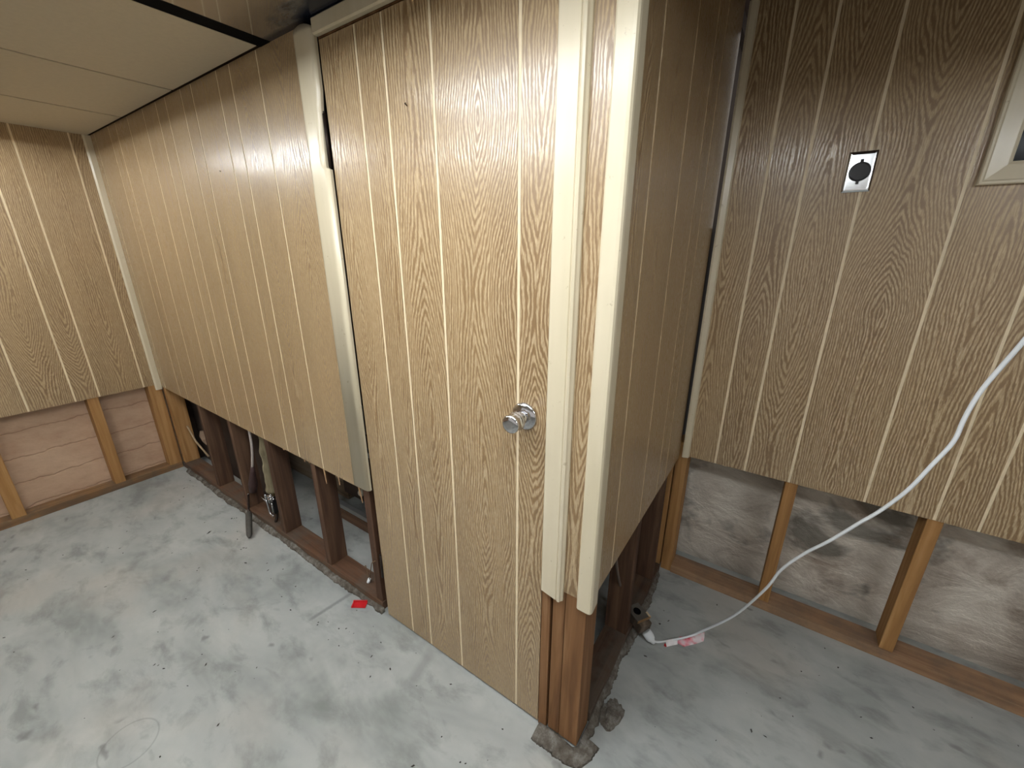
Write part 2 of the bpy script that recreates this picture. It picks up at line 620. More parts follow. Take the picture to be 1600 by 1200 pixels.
# torn slivers hanging off the cut edge of the sheet
SLIV = plain('splinter_wood', (184, 146, 108), 0.9, 0, 0.2, 50)
for x, z0, ln, w, lean in ((-1.246, 0.613, 0.078, 0.008, 0.004), (-1.142, 0.611, 0.045, 0.006, 0.003),
                           (-1.004, 0.610, 0.075, 0.010, 0.012), (-1.575, 0.614, 0.012, 0.03, 0.0),
                           (-1.40, 0.613, 0.018, 0.006, 0.002), (-1.36, 0.613, 0.014, 0.005, 0.0)):
    bm = bmesh.new()
    q = [(x - w / 2, z0), (x + w / 2, z0), (x + lean + w * 0.1, z0 - ln), (x + lean - w * 0.1, z0 - ln * 0.9)]
    a = [bm.verts.new((u, 0.0012, z)) for u, z in q]
    b = [bm.verts.new((u, 0.0046, z)) for u, z in q]
    for i in range(4):
        bm.faces.new((a[i], a[(i + 1) % 4], b[(i + 1) % 4], b[i]))
    bm.faces.new(a)
    bm.faces.new(b[::-1])
    link('splinter', bm, SLIV, wb)
# narrow grain strip between the two right-hand mouldings
struct(make_panel('wall_back.001', (0, 0, 0), (1, 0, 0), (0, -1, 0), -0.105, -0.004,
                  lerpf(-0.105, 0.602, 0.0, 0.604), H + 0.002, [], 5))

# side wall of the closet (faces +x): u runs along +y
SG = [0.1613, 0.405, 0.598, 0.709, 0.938]
struct(make_panel('wall_side', (0.0, 0, 0), Vector((0.012, 0.9999, 0)), Vector((0.9999, -0.012, 0)), -0.002, 0.930,
                  lerpf(0, 0.594, 0.95, 0.636), 2.33, SG, 23))

# right wall (faces -y) with the window hole
RG = [0.155, 0.267, 0.4225, 0.655, 0.841, 0.947, 1.16, 1.41, 1.56, 1.76, 2.02, 2.2, 2.36, 2.62, 2.83, 3.1, 3.3]
struct(make_panel('wall_right', (0, DY, 0), (1, 0, 0), (0, -1, 0), 0.022, 3.6, 0.641, 2.33, RG, 31,
                  hole=(0.728, 1.62, 1.744, 2.24)))
bm = bmesh.new()
add_box(bm, (0.0, 1.135, 0.0), (3.6, 1.3, 1.60))
struct(link('wall_right_outer', bm, PLASTER))

# unseen end wall right of the frame, added to block side light
bm = bmesh.new()
add_box(bm, (2.7, -1.2, 0.0), (2.8, 1.3, 2.3))
struct(link('wall_light_block', bm, plain('brown_end_wall', (112, 88, 60), 0.7)))

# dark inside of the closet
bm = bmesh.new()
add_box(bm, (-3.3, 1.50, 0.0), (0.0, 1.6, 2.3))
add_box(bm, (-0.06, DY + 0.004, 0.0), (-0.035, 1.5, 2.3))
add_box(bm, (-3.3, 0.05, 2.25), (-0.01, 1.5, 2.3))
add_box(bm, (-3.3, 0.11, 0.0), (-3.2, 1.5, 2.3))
add_box(bm, (-3.2, 0.150, 0.0), (-2.20, 0.162, 0.74))  # board added behind the left bays to keep them dark
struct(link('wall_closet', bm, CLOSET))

# ------------------------------------------------------------------ mouldings
CY = Vector((0, -1, 0))
CX = Vector((1, 0, 0))


def vtrim(name, prof, x, y, z0, z1, ux=CX, vy=CY):
    b = bmesh.new()
    add_prism(b, prof, (x, y, z0), (x, y, z1), ux, vy)
    return struct(link(name, b, CREAM))


# quarter moulding in the left inside corner
vtrim('trim_2', [(0.0005, 0.0), (0.0005, 0.034), (0.006, 0.034), (0.012, 0.026), (0.012, 0.0)],
      WX, -0.0005, 0.603, H)
# left door casing, its inner edge chipped away beside the top hinge
bm = bmesh.new()
zc = [0.626, 1.745, 1.752, 1.80, 1.865, 1.905, 1.95, 2.09, 2.108]
xr = [-0.913, -0.911, -0.928, -0.926, -0.921, -0.917, -0.910, -0.908, -0.909]
fr, bk = [], []
NX = 13
for z, x1 in zip(zc, xr):
    x0 = -1.012 + (z - 0.62) * 0.0035
    row = []
    for i in range(NX):
        t = i / (NX - 1)
        bul = 0.016 * (1 - abs(2 * t - 1) ** 9) ** 0.5 if 0 < t < 1 else 0.008
        top = 0.0 if z < 2.1 else 0.012 * abs(2 * t - 1) ** 2
        row.append(bm.verts.new((x0 + (x1 - x0) * t, -bul - 0.001, z - top)))
    fr.append(row)
    bk.append((bm.verts.new((x0, -0.0005, row[0].co.z)), bm.verts.new((x1, -0.0005, row[-1].co.z))))
for j in range(len(zc) - 1):
    for i in range(NX - 1):
        bm.faces.new((fr[j][i], fr[j][i + 1], fr[j + 1][i + 1], fr[j + 1][i])).smooth = True
    bm.faces.new((bk[j][0], fr[j][0], fr[j + 1][0], bk[j + 1][0]))
    bm.faces.new((fr[j][-1], bk[j][1], bk[j + 1][1], fr[j + 1][-1]))
    bm.faces.new((bk[j][1], bk[j][0], bk[j + 1][0], bk[j + 1][1]))
bm.faces.new([bk[0][0]] + [bk[0][1]] + fr[0][::-1])
bm.faces.new([bk[-1][1]] + [bk[-1][0]] + fr[-1])
struct(link('trim_3', bm, CREAM))
# header over the door
bm = bmesh.new()
add_prism(bm, [(0, 0.0), (0, 0.012), (0.004, 0.016), (0.036, 0.016), (0.0395, 0.013), (0.0395, 0.0)],
          (-0.904, -0.0005, 2.0735), (-0.146, -0.0005, 2.0735), UP, CY)
struct(link('trim_4', bm, CREAM))
# right door casing with a bead on its outer edge
PR = [(0, 0.0), (0, 0.010), (0.004, 0.0145), (0.044, 0.0165), (0.050, 0.0165), (0.0515, 0.0145), (0.053, 0.0165),
      (0.057, 0.0185), (0.062, 0.0165), (0.064, 0.011), (0.068, 0.006), (0.068, 0.0)]
bm = bmesh.new()
a_, b_ = add_prism(bm, PR, (-0.1435, -0.0005, 0.58), (-0.1435, -0.0005, 2.1135), CX, CY)
for i_, vtx in enumerate(a_):
    vtx.co.z += 0.006 - 0.16 * (vtx.co.x + 0.1435)
struct(link('trim_5', bm, CREAM))
# outside corner moulding wrapping the closet corner
PC = [(-0.030, 0.0), (-0.030, 0.0105), (-0.026, 0.0135), (0.004, 0.0145), (0.010, 0.0135), (0.0135, 0.009),
      (0.0145, 0.003), (0.0145, -0.026), (0.0125, -0.032), (0.009, -0.036), (0.0015, -0.036), (0.0015, -0.0005), (0.0, 0.0)]
PC = [(u, v) for u, v in PC[:-1]] + [(0.0015, 0.0005)]
bm = bmesh.new()
a_, b_ = add_prism(bm, PC, (0.0, -0.0005, 0.583), (0.0, -0.0005, 2.1135), CX, CY)
for vtx in a_:
    vtx.co.z += 0.18 * max(0.0, vtx.co.x + 0.0) * 0.6 + 0.35 * max(0.0, vtx.co.y + 0.003)
struct(link('trim_6', bm, CREAM))
# inside corner moulding at the right wall
vtrim('trim_7', [(0.0, 0.0005), (0.0, 0.014), (0.007, 0.016), (0.024, 0.009), (0.028, 0.0005)], 0.022, DY, 0.637, 2.27)
# gap backing behind the side wall corner
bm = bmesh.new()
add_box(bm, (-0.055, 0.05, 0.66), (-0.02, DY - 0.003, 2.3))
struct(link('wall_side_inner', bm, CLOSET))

# ------------------------------------------------------------------ door
door = struct(empty('door_1', (-0.525, 0, 0)))


def child(o, parent):
    o.parent = parent
    o.matrix_parent_inverse = Matrix.Translation(-Vector(parent.location))
    return o


bm = bmesh.new()
DG = [-0.749, -0.6436, -0.4816, -0.2358]
panel_sheet(bm, (0, 0, 0), (1, 0, 0), (0, -1, 0), -0.9035, -0.1475, lerpf(-0.9035, 0.006, -0.1475, 0.014), 2.067, DG, 41)
add_box(bm, (-0.9035, 0.0062, 0.014), (-0.1475, 0.036, 2.067), 2)
child(link('door_leaf', bm, [PANEL, GROOVE, RAW], None, recalc=False), door)
# knob
kb = bmesh.new()
KM = basis((-0.2135, -0.0002, 1.107), (1, 0, 0), (0, 0, 1), (0, -1, 0))
add_lathe(kb, [(0.0375, 0.0), (0.0375, 0.003), (0.034, 0.007), (0.022, 0.010), (0.017, 0.011)], KM, 40)
rose = child(link('rosette', kb, CHROME), door)
kb = bmesh.new()
add_lathe(kb, [(0.0165, 0.010), (0.0165, 0.018), (0.013, 0.021), (0.0125, 0.030), (0.016, 0.033), (0.0235, 0.036),
               (0.0255, 0.040), (0.0235, 0.044), (0.0215, 0.048), (0.0225, 0.058), (0.0245, 0.064), (0.0235, 0.068),
               (0.0190, 0.0700), (0.010, 0.0712)], KM, 40)
child(link('door_knob', kb, CHROME), door)
HINGE = plain('old_dark_hinge', (46, 36, 30), 0.5, 0.6, 0.3, 40)
for z0, z1, x in ((1.752, 1.892, -0.917), (0.205, 0.318, -0.9085)):
    bm = bmesh.new()
    add_tube(bm, [(x, -0.002, z0), (x, -0.002, z1)], 0.0055, 12)
    add_box(bm, (x - 0.008, 0.0015, z0 + 0.004), (x + 0.001, 0.004, z1 - 0.004))
    add_tube(bm, [(x, -0.002, z1), (x, -0.002, z1 + 0.006)], 0.0035, 8)
    child(link('hinge', bm, HINGE), door)
bm = bmesh.new()
add_tube(bm, [(-0.577, 0.0005, 1.866), (-0.575, -0.004, 1.863), (-0.570, -0.002, 1.858)], 0.0014, 6)
child(link('nail', bm, HINGE), door)
bm = bmesh.new()
add_tube(bm, [(-1.646, 0.0005, 1.806), (-1.641, -0.004, 1.805), (-1.636, -0.003, 1.803)], 0.0014, 6)
link('nail', bm, HINGE, wb)

# rebate stop and jamb boards round the door
bm = bmesh.new()
add_box(bm, (-0.9405, 0.024, 0.0), (-0.911, 0.095, 2.11), 0, 0.0015)
struct(link('trim_8', bm, JAMB_V))
bm = bmesh.new()
add_box(bm, (-0.1455, 0.0, 0.0), (-0.117, 0.095, 2.11), 0, 0.0015)
struct(link('trim_9', bm, JAMB_V))
bm = bmesh.new()
add_box(bm, (-0.9105, 0.004, 2.072), (-0.146, 0.09, 2.112))
struct(link('trim_10', bm, JAMB_V))

# ------------------------------------------------------------------ timber framing, each stick its own thing


def stick(name, lo, hi, mat, label, cat, group=None, bevel=0.002, jit=0.0):
    b = bmesh.new()
    c = Vector(((lo[0] + hi[0]) / 2, (lo[1] + hi[1]) / 2, lo[2]))
    add_box(b, Vector(lo) - c, Vector(hi) - c, 0, bevel)
    o = link(name, b, mat)
    o.location = c
    o.rotation_euler = (0, 0, jit)
    return tag(o, label, cat, group)


PZ = 0.042     # plate thickness
PT = 0.70      # studs run up behind the panelling
GL, GB, GS, GR = ('exposed studs of the left wall', 'exposed studs beside the door',
                  'exposed studs of the closet side wall', 'exposed studs of the right wall')
# left wall studs (x from WX-0.095 to WX-0.006)
lx0, lx1 = WX - 0.095, WX - 0.0065
stick('wall_stud', (lx0, -0.069, PZ), (lx1, 0.0, PT), PINE_V,
      'wide pine corner stud under the left wall panelling, next to the back wall', 'stud', GL)
stick('wall_stud', (lx0, -0.365, PZ), (lx1, -0.313, PT), PINE_V,
      'knotty pine stud between the two pink bays of the left wall', 'stud', GL)
stick('wall_stud', (lx0, -0.815, PZ), (lx1, -0.757, PT), PINE_V,
      'pine stud at the far left edge of the photo, bottom of left wall', 'stud', GL)
stick('bottom_plate', (lx0, -4.2, 0), (lx1, 0.0, PZ), PINE_Y,
      'pine bottom plate on the concrete along the left wall', 'plate')
# back wall studs (y 0.0065..0.096)
by0, by1 = 0.0065, 0.096
stick('wall_stud', (WX - 0.004, by0, PZ), (-3.105, by1, PT), PINE_V,
      'thin pine end stud of the back wall in the left inside corner', 'stud', GB)
for x, d in ((-2.575, 'dark brown stud first from the left corner in the open back wall'),
             (-2.173, 'dark brown stud just left of the leaning grey tool'),
             (-1.763, 'dark brown stud just right of the chrome valve'),
             (-1.345, 'dark brown stud nearest the door with lit floor on its left')):
    stick('wall_stud', (x - 0.019, by0, PZ), (x + 0.019, by1, PT), DARK_V, d, 'stud', GB)
stick('wall_stud', (-0.985, by0, PZ), (-0.945, by1, PT), DARK_V,
      'brown doubled stud against the left door jamb below the casing', 'stud', GB)
stick('bottom_plate', (WX, 0.002, 0), (-0.942, by1, PZ), DARK_X,
      'dusty dark bottom plate under the open studs left of the door', 'plate')
# post right of the door
stick('corner_stud', (-0.110, by0 - 0.004, 0.012), (-0.071, by1, PT), JAMB_V,
      'middle brown post board right of the door below the cream moulding', 'stud')
stick('corner_stud', (-0.0695, by0 - 0.004, 0.012), (-0.0065, 0.088, PT), JAMB_V,
      'outermost brown corner post under the closet corner moulding', 'stud')
# side wall
sx0, sx1 = -0.096, -0.0065
stick('wall_stud', (sx0, 0.452, PZ), (sx1, 0.490, PT), DARK_V,
      'dark stud in the closet side wall opening behind the outlet box', 'stud', GS)
stick('wall_stud', (sx0, 0.800, PZ), (sx1, 0.838, PT), DARK_V,
      'dark stud deepest in the closet side wall opening near the right wall', 'stud', GS)
stick('bottom_plate', (sx0, 0.100, 0), (sx1 + 0.004, 0.93, PZ), DARK_Y,
      'dusty bottom plate under the closet side wall behind the outlet box', 'plate')
# right wall
ry0, ry1 = DY + 0.0065, DY + 0.093
stick('cut_board_edge', (-0.032, DY - 0.002, 0.012), (-0.010, DY + 0.06, PT), PINE_V,
      'rough splintered board edge left of the pine stud in right inside corner', 'board')
stick('wall_stud', (-0.005, ry0 - 0.003, 0.0), (0.043, ry1, PT), PINE_V,
      'pine corner stud under the right wall panelling at the inside corner', 'stud', GR)
for x, d in ((0.434, 'pine stud of the right wall crossed low down by the white cord'),
             (0.848, 'pine stud of the right wall right of the white cord'),
             (1.262, 'pine stud of the right wall cut by the right edge of the photo')):
    stick('wall_stud', (x - 0.021, ry0, PZ), (x + 0.021, ry1, PT), PINE_V, d, 'stud', GR)
stick('bottom_plate', (0.0435, DY - 0.001, 0), (3.6, ry1, PZ), PINE_X,
      'pine bottom plate on the concrete along the right wall', 'plate')

# ------------------------------------------------------------------ mortar ridges along the wall feet


def ridge(name, path, w0, w1, h, label, seed, n=90):
    rr = random.Random(seed)
    pts = [Vector(p) for p in path]
    L = [0]
    for a, b in zip(pts, pts[1:]):
        L.append(L[-1] + (b - a).length)
    b_ = bmesh.new()
    rows = []
    walk = 0.0
    K = 7
    for i in range(n + 1):
        s = L[-1] * i / n
        j = max(q for q in range(len(L) - 1) if L[q] <= s + 1e-9)
        t = (s - L[j]) / (L[j + 1] - L[j])
        c = pts[j].lerp(pts[j + 1], t)
        d = (pts[j + 1] - pts[j]).normalized()
        nn = Vector((d.y, -d.x, 0))
        ph = s * 38.0 + seed
        walk = 0.90 * walk + rr.uniform(-0.30, 0.30)
        wi = w0 + (w1 - w0) * min(1.0, max(0.0, 0.42 + 0.5 * walk + 0.12 * math.sin(ph * 0.31))) + rr.uniform(-0.0012, 0.0012)
        hh = h * (0.8 + 0.2 * math.sin(ph * 0.7)) * rr.uniform(0.93, 1.07)
        row = []
        for q in range(K):
            f = q / (K - 1)
            z = hh * (1 - f ** 1.8) * rr.uniform(0.93, 1.06) if q < K - 1 else 0.0
            row.append(b_.verts.new(c + nn * (wi * f) + UP * max(z, 0.0)))
        rows.append(row)
    for a, c in zip(rows, rows[1:]):
        for q in range(K - 1):
            b_.faces.new((a[q], a[q + 1], c[q + 1], c[q])).smooth = True
    # close back and underside
    base = [[b_.verts.new((r[0].co.x, r[0].co.y, 0.0)), r[-1]] for r in rows]
    for (a, r0), (c, r1) in zip(zip(base, rows), zip(base[1:], rows[1:])):
        b_.faces.new((a[0], r0[0], r1[0], c[0]))
        b_.faces.new((a[1], a[0], c[0], c[1]))
    for r, bb in ((rows[0], base[0]), (rows[-1], base[-1])):
        b_.faces.new([bb[0]] + r)
    return tag(link(name, b_, MORTAR), label, 'mortar')


ridge('mortar_ridge', [(-3.05, 0.0015, 0), (-0.93, 0.0015, 0)], 0.014, 0.032, 0.022,
      'crumbly dark mortar line along the foot of the wall left of the door', 3, 260)
ridge('mortar_ridge', [(-0.140, 0.001, 0), (-0.062, 0.000, 0), (-0.016, -0.004, 0), (-0.004, 0.006, 0), (-0.002, 0.05, 0)], 0.050, 0.062, 0.014,
      'grey mortar lump around the foot of the closet corner post', 9, 60)
ridge('mortar_ridge', [(-0.003, 0.02, 0), (-0.003, 0.90, 0)], 0.012, 0.036, 0.024,
      'crumbly dark mortar line along the foot of the closet side wall', 5, 150)
bm = bmesh.new()
bmesh.ops.create_icosphere(bm, subdivisions=3, radius=1.0)
rr = random.Random(4)
for v in bm.verts:
    s = 1 + rr.uniform(-0.22, 0.22)
    v.co = Vector((v.co.x * 0.034 * s, v.co.y * 0.055 * s, max(v.co.z, -0.1) * 0.012 * s + 0.001))
o = link('mortar_crumb', bm, MORTAR)
o.location = (0.050, 0.165, 0)
tag(o, 'flat grey-brown mortar crumb beside the closet side wall foot', 'mortar')

# grit strewn on the floor: nobody could count it
bm = bmesh.new()
rr = random.Random(21)
for i in range(420):
    x = rr.uniform(-2.9, 1.3)
    y = rr.uniform(-1.3, 0.9)
    if (x < 0.06 and y > -0.05):
        continue
    if rr.random() < 0.35:
        y = rr.uniform(-0.25, -0.04)
        if x > 0.0:
            continue
    s = rr.uniform(0.0012, 0.0036) * (1.8 if rr.random() < 0.06 else 1)
    m = Matrix.Translation((x, y, s * 0.35)) @ Matrix.Rotation(rr.uniform(0, 6.3), 4, 'Z') @ Matrix.Diagonal(
        (s * rr.uniform(0.8, 2.8), s, s * 0.6, 1))
    vs = [bm.verts.new(m @ Vector(c)) for c in ((1, 0, 0), (0.2, 0.9, 0), (-1, 0.3, 0), (-0.4, -0.9, 0), (0, 0, 1), (0, 0, -0.5))]
    for a, b in ((0, 1), (1, 2), (2, 3), (3, 0)):
        bm.faces.new((vs[a], vs[b], vs[4]))
        bm.faces.new((vs[b], vs[a], vs[5]))
o = tag(link('floor_grit', bm, plain('dark_grit', (58, 54, 50), 0.95, 0, 0.4, 20)),
        'small dark grit and chips scattered over the concrete floor', 'debris')
o['kind'] = 'stuff'

# ------------------------------------------------------------------ wall plate with round receptacle
sock = tag(empty('wall_outlet', (0.4075, DY - 0.0002, 1.748)),
           'chrome wall plate with round black receptacle high on the right wall', 'outlet')
sock.rotation_euler = (math.radians(-1.0), 0, 0)
bm = bmesh.new()
hw, hh = 0.0355, 0.0575
for i, (d, y) in enumerate(((0.0, 0.0), (0.0, -0.003), (0.006, -0.0062), (0.010, -0.0068))):
    pass
rings = []
for d, y in ((0.0, 0.0), (0.0, -0.0028), (0.005, -0.0060), (0.009, -0.0066)):
    rings.append([bm.verts.new((sx * (hw - d), y, sz * (hh - d))) for sx, sz in ((-1, -1), (1, -1), (1, 1), (-1, 1))])
for a, b in zip(rings, rings[1:]):
    for i in range(4):
        bm.faces.new((a[i], a[(i + 1) % 4], b[(i + 1) % 4], b[i]))
bm.faces.new(rings[0][::-1])
bm.faces.new(rings[-1])
plate = link('cover_plate', bm, plain('bright_steel_plate', (222, 224, 226), 0.16, 1.0, 0.02), sock)
bm = bmesh.new()
KM2 = basis((0, 0, 0), (1, 0, 0), (0, 0, 1), (0, -1, 0))
add_lathe(bm, [(0.0275, 0.0062), (0.0275, 0.0082), (0.025, 0.0088), (0.023, 0.0072)], KM2, 36)
add_box(bm, (-0.0042, -0.0085, 0.024), (0.0042, -0.0064, 0.0355), 0, 0.0012)
add_box(bm, (-0.0042, -0.0085, -0.0355), (0.0042, -0.0064, -0.024), 0, 0.0012)
link('receptacle', bm, plain('black_bakelite', (14, 12, 14), 0.35), sock)

# ------------------------------------------------------------------ window casing at the right edge
win = struct(empty('window_1', (1.17, DY, 1.99)))
bm = bmesh.new()
ox0, ox1, oz0, oz1 = 0.674, 1.67, 1.690, 2.30
PW = [(0.0, 0.0005), (0.0, 0.016), (0.003, 0.019), (0.008, 0.019), (0.012, 0.016), (0.048, 0.011), (0.056, 0.008), (0.058, -0.03), (0.052, -0.03), (0.052, 0.0005)]
cor = [((ox0, oz0), (1, 1)), ((ox1, oz0), (-1, 1)), ((ox1, oz1), (-1, -1)), ((ox0, oz1), (1, -1))]
rings = []
for (cx, cz), (sx, sz) in cor:
    rings.append([bm.verts.new((cx + sx * d, DY - n, cz + sz * d)) for d, n in PW])
for i in range(4):
    a, b = rings[i], rings[(i + 1) % 4]
    for q in range(len(PW)):
        w = (q + 1) % len(PW)
        bm.faces.new((a[q], a[w], b[w], b[q]))
child(link('window_frame', bm, CREAM), win)
bm = bmesh.new()
add_box(bm, (0.731, DY + 0.028, 1.747), (1.614, DY + 0.032, 2.243))
pm = MB('night_glass')
child(link('window_pane', bm, pm.out(lin(6, 6, 8), 0.15, 0.0, 0.08)), win)

# ------------------------------------------------------------------ old junction box and extension cord
jb = tag(empty('junction_box', (0.016, 0.534, 0.068)),
         'old brown metal outlet box lying at the foot of the closet side wall', 'outlet box')
BOXM = lumber('rusty_box_metal', (58, 48, 40), (92, 80, 68), (128, 112, 96), rough=0.6)
jb.rotation_euler = (math.radians(9), math.radians(4), math.radians(60))
bm = bmesh.new()
add_box(bm, (-0.028, -0.045, -0.022), (0.028, 0.045, 0.020), 0, 0.003)
link('box_body', bm, BOXM, jb)
bm = bmesh.new()
add_box(bm, (-0.031, -0.022, 0.0202), (0.031, 0.048, 0.026), 0, 0.002)
link('face_plate', bm, plain('grey_box_face', (104, 100, 92), 0.5, 0.5, 0.15, 30), jb)
bm = bmesh.new()
add_lathe(bm, [(0.0155, 0.0255), (0.0155, 0.0275), (0.0125, 0.0275), (0.0125, 0.0262)], Matrix.Translation((-0.002, 0.016, 0)), 28)
link('round_socket', bm, BLACK, jb)
bm = bmesh.new()
add_box(bm, (-0.033, -0.027, 0.018), (0.033, -0.0225, 0.030), 0, 0.001)
link('mounting_ear', bm, plain('tarnished_brass', (176, 140, 98), 0.4, 0.7, 0.15), jb)
bm = bmesh.new()
add_box(bm, (0.034, -0.020, 0.012), (0.048, 0.006, 0.015), 0, 0.001)
link('paper_shred', bm, plain('torn_card', (206, 184, 150), 0.9), jb)
bm = bmesh.new()
add_tube(bm, catmull([(-0.045, 0.30, 0.62), (-0.046, 0.37, 0.43), (-0.050, 0.455, 0.27), (-0.035, 0.515, 0.15), (-0.02, 0.545, 0.085)], 8), 0.0055, 10)
cb = tag(link('supply_cable', bm, plain('grey_cable', (98, 84, 74), 0.6)),
         'grey supply cable dropping from behind the side panelling to the outlet box', 'cable')

ex = tag(empty('extension_cord', (0.1, 0.5, 0)),
         'white extension cord rising across the right wall from the outlet box', 'cord')
EXP = [(0.086, 0.510, 0.017), (0.105, 0.526, 0.009), (0.129, 0.548, 0.0075), (0.195, 0.600, 0.022), (0.244, 0.625, 0.062),
       (0.338, 0.590, 0.235), (0.404, 0.520, 0.452), (0.430, 0.490, 0.570), (0.471, 0.463, 0.672), (0.512, 0.432, 0.757),
       (0.554, 0.405, 0.850), (0.584, 0.390, 0.912), (0.611, 0.366, 0.992), (0.630, 0.353, 1.067), (0.646, 0.341, 1.136),
       (0.648, 0.338, 1.189), (0.652, 0.328, 1.249), (0.662, 0.309, 1.313), (0.669, 0.285, 1.367),
       (0.69, 0.20, 1.56), (0.72, 0.09, 1.85), (0.74, -0.02, H + 0.004)]
bm = bmesh.new()
add_tube(bm, catmull(EXP, 6), 0.0042, 12)
child(link('flex', bm, WHITE), ex)
bm = bmesh.new()
A, B = Vector((0.056, 0.513, 0.046)), Vector((0.088, 0.509, 0.016))
dv = (B - A).normalized()
pts = [A + dv * t for t in (0.0, 0.003, 0.016, 0.026, 0.034, 0.040, 0.052)]
add_tube(bm, pts, [0.015, 0.0190, 0.0195, 0.0190, 0.0165, 0.0115, 0.0065], 20)
child(link('plug', bm, WHITE), ex)


def crumple(name, mat, quads, thick=0.0008):
    b = bmesh.new()
    top = [[b.verts.new(Vector(p)) for p in row] for row in quads]
    bot = [[b.verts.new(Vector(p) - UP * thick) for p in row] for row in quads]
    R, C = len(quads), len(quads[0])
    for i in range(R - 1):
        for j in range(C - 1):
            b.faces.new((top[i][j], top[i][j + 1], top[i + 1][j + 1], top[i + 1][j]))
            b.faces.new((bot[i][j], bot[i + 1][j], bot[i + 1][j + 1], bot[i][j + 1]))
    for j in range(C - 1):
        b.faces.new((top[0][j], bot[0][j], bot[0][j + 1], top[0][j + 1]))
        b.faces.new((top[-1][j], top[-1][j + 1], bot[-1][j + 1], bot[-1][j]))
    for i in range(R - 1):
        b.faces.new((top[i][0], top[i + 1][0], bot[i + 1][0], bot[i][0]))
        b.faces.new((top[i][-1], bot[i][-1], bot[i + 1][-1], top[i + 1][-1]))
    return link(name, b, mat)


kp = MB('pink_printed_paper')
cx = kp.coord()
pk = kp.noise(cx, 26, 2, 0.5)
paper_m = kp.out(kp.ramp(pk, [(0.42, lin(240, 226, 228)), (0.55, lin(236, 168, 178)), (0.66, lin(214, 84, 96))]), 0.7)
# folded tag hanging off the cord
pt = tag(empty('cord_tag', (0.19, 0.6, 0)), 'crumpled pink and white paper tag under the white cord on floor', 'tag')
q = [[(0.172, 0.600, 0.010), (0.198, 0.606, 0.020), (0.222, 0.640, 0.012), (0.252, 0.668, 0.020)],
     [(0.166, 0.588, 0.006), (0.198, 0.590, 0.006), (0.224, 0.622, 0.004), (0.256, 0.655, 0.008)],
     [(0.170, 0.572, 0.002), (0.196, 0.570, 0.002), (0.228, 0.606, 0.0015), (0.256, 0.640, 0.002)]]
child(crumple('tag_flap', paper_m, q), pt)
q = [[(0.130, 0.545, 0.016), (0.150, 0.566, 0.016), (0.168, 0.580, 0.014)],
     [(0.134, 0.536, 0.008), (0.154, 0.556, 0.010), (0.170, 0.572, 0.006)],
     [(0.138, 0.530, 0.0015), (0.156, 0.550, 0.0015), (0.172, 0.566, 0.0015)]]
child(crumple('tag_tie', plain('white_tag_paper', (240, 236, 236), 0.6), q), pt)
bm = bmesh.new()
add_box(bm, (0.128, 0.528, 0.0005), (0.138, 0.540, 0.004), 0, 0.001)
child(link('tag_corner', bm, RED), pt)

# ------------------------------------------------------------------ red plastic scrap
bm = bmesh.new()
add_box(bm, (-0.032, -0.0165, 0.0), (0.032, 0.0165, 0.004), 0, 0.001)
add_box(bm, (-0.032, 0.011, 0.003), (0.032, 0.0165, 0.012), 0, 0.001)
add_box(bm, (-0.032, -0.0165, 0.003), (-0.026, 0.0165, 0.008), 0, 0.001)
o = link('plastic_clip', bm, RED)
o.location = (-1.052, -0.040, 0.001)
o.rotation_euler = (0.05, -0.04, math.radians(32))
tag(o, 'small red plastic piece on the floor left of the door', 'plastic piece')

# ------------------------------------------------------------------ things inside the open bays left of the door
# leaning grey-handled tool
tool = tag(empty('grey_tool', (-1.94, -0.105, 0.014)), 'grey handled tool with bright tip leaning on the bottom plate', 'tool')
A = Vector((-1.915, -0.110, 0.015))
T = Vector((-2.165, 0.020, 0.135))
d = T - A
bm = bmesh.new()
add_tube(bm, [A, A + d * 0.03, A + d * 0.07, A + d * 0.30, A + d * 0.47, A + d * 0.53, A + d * 0.56],
         [0.006, 0.010, 0.0145, 0.0165, 0.0165, 0.014, 0.008], 18)
child(link('handle', bm, plain('dark_grey_rubber', (74, 70, 64), 0.7, 0, 0.2, 40)), tool)
bm = bmesh.new()
add_tube(bm, [A + d * 0.55, A + d * 0.60, A + d * 0.95], [0.010, 0.0065, 0.0055], 12)
child(link('shaft', bm, plain('dark_steel', (70, 58, 54), 0.4, 0.6)), tool)
bm = bmesh.new()
add_tube(bm, [A + d * 0.945, A + d * 0.96, A + d * 1.0, A + d * 1.01], [0.005, 0.007, 0.010, 0.008], 12)
child(link('bright_tip', bm, CHROME), tool)

# pipe wrapped in old insulation with chrome valve
pipe = tag(empty('wrapped_pipe', (-1.885, 0.055, 0.3)), 'grey-tan wrapped pipe stub above the chrome valve', 'pipe')
LAG = lumber('pipe_lagging', (92, 82, 62), (140, 130, 104), (172, 162, 136), rough=0.95)
PB, PTOP = Vector((-1.905, 0.050, 0.232)), Vector((-1.870, 0.060, 0.75))
bm = bmesh.new()
dd = PTOP - PB
rr = random.Random(2)
pts, rad = [], []
for i in range(33):
    t = i / 32
    pts.append(PB + dd * t)
    rad.append(0.031 + 0.002 * math.sin(i * 0.9) + rr.uniform(-0.003, 0.003))
add_tube(bm, pts, rad, 18)
child(link('lagging', bm, LAG), pipe)
bm = bmesh.new()
add_tube(bm, [PB - UP * 0.025, PB + UP * 0.02], 0.024, 20)
child(link('brass_collar', bm, plain('old_brass', (108, 92, 60), 0.4, 0.7)), pipe)

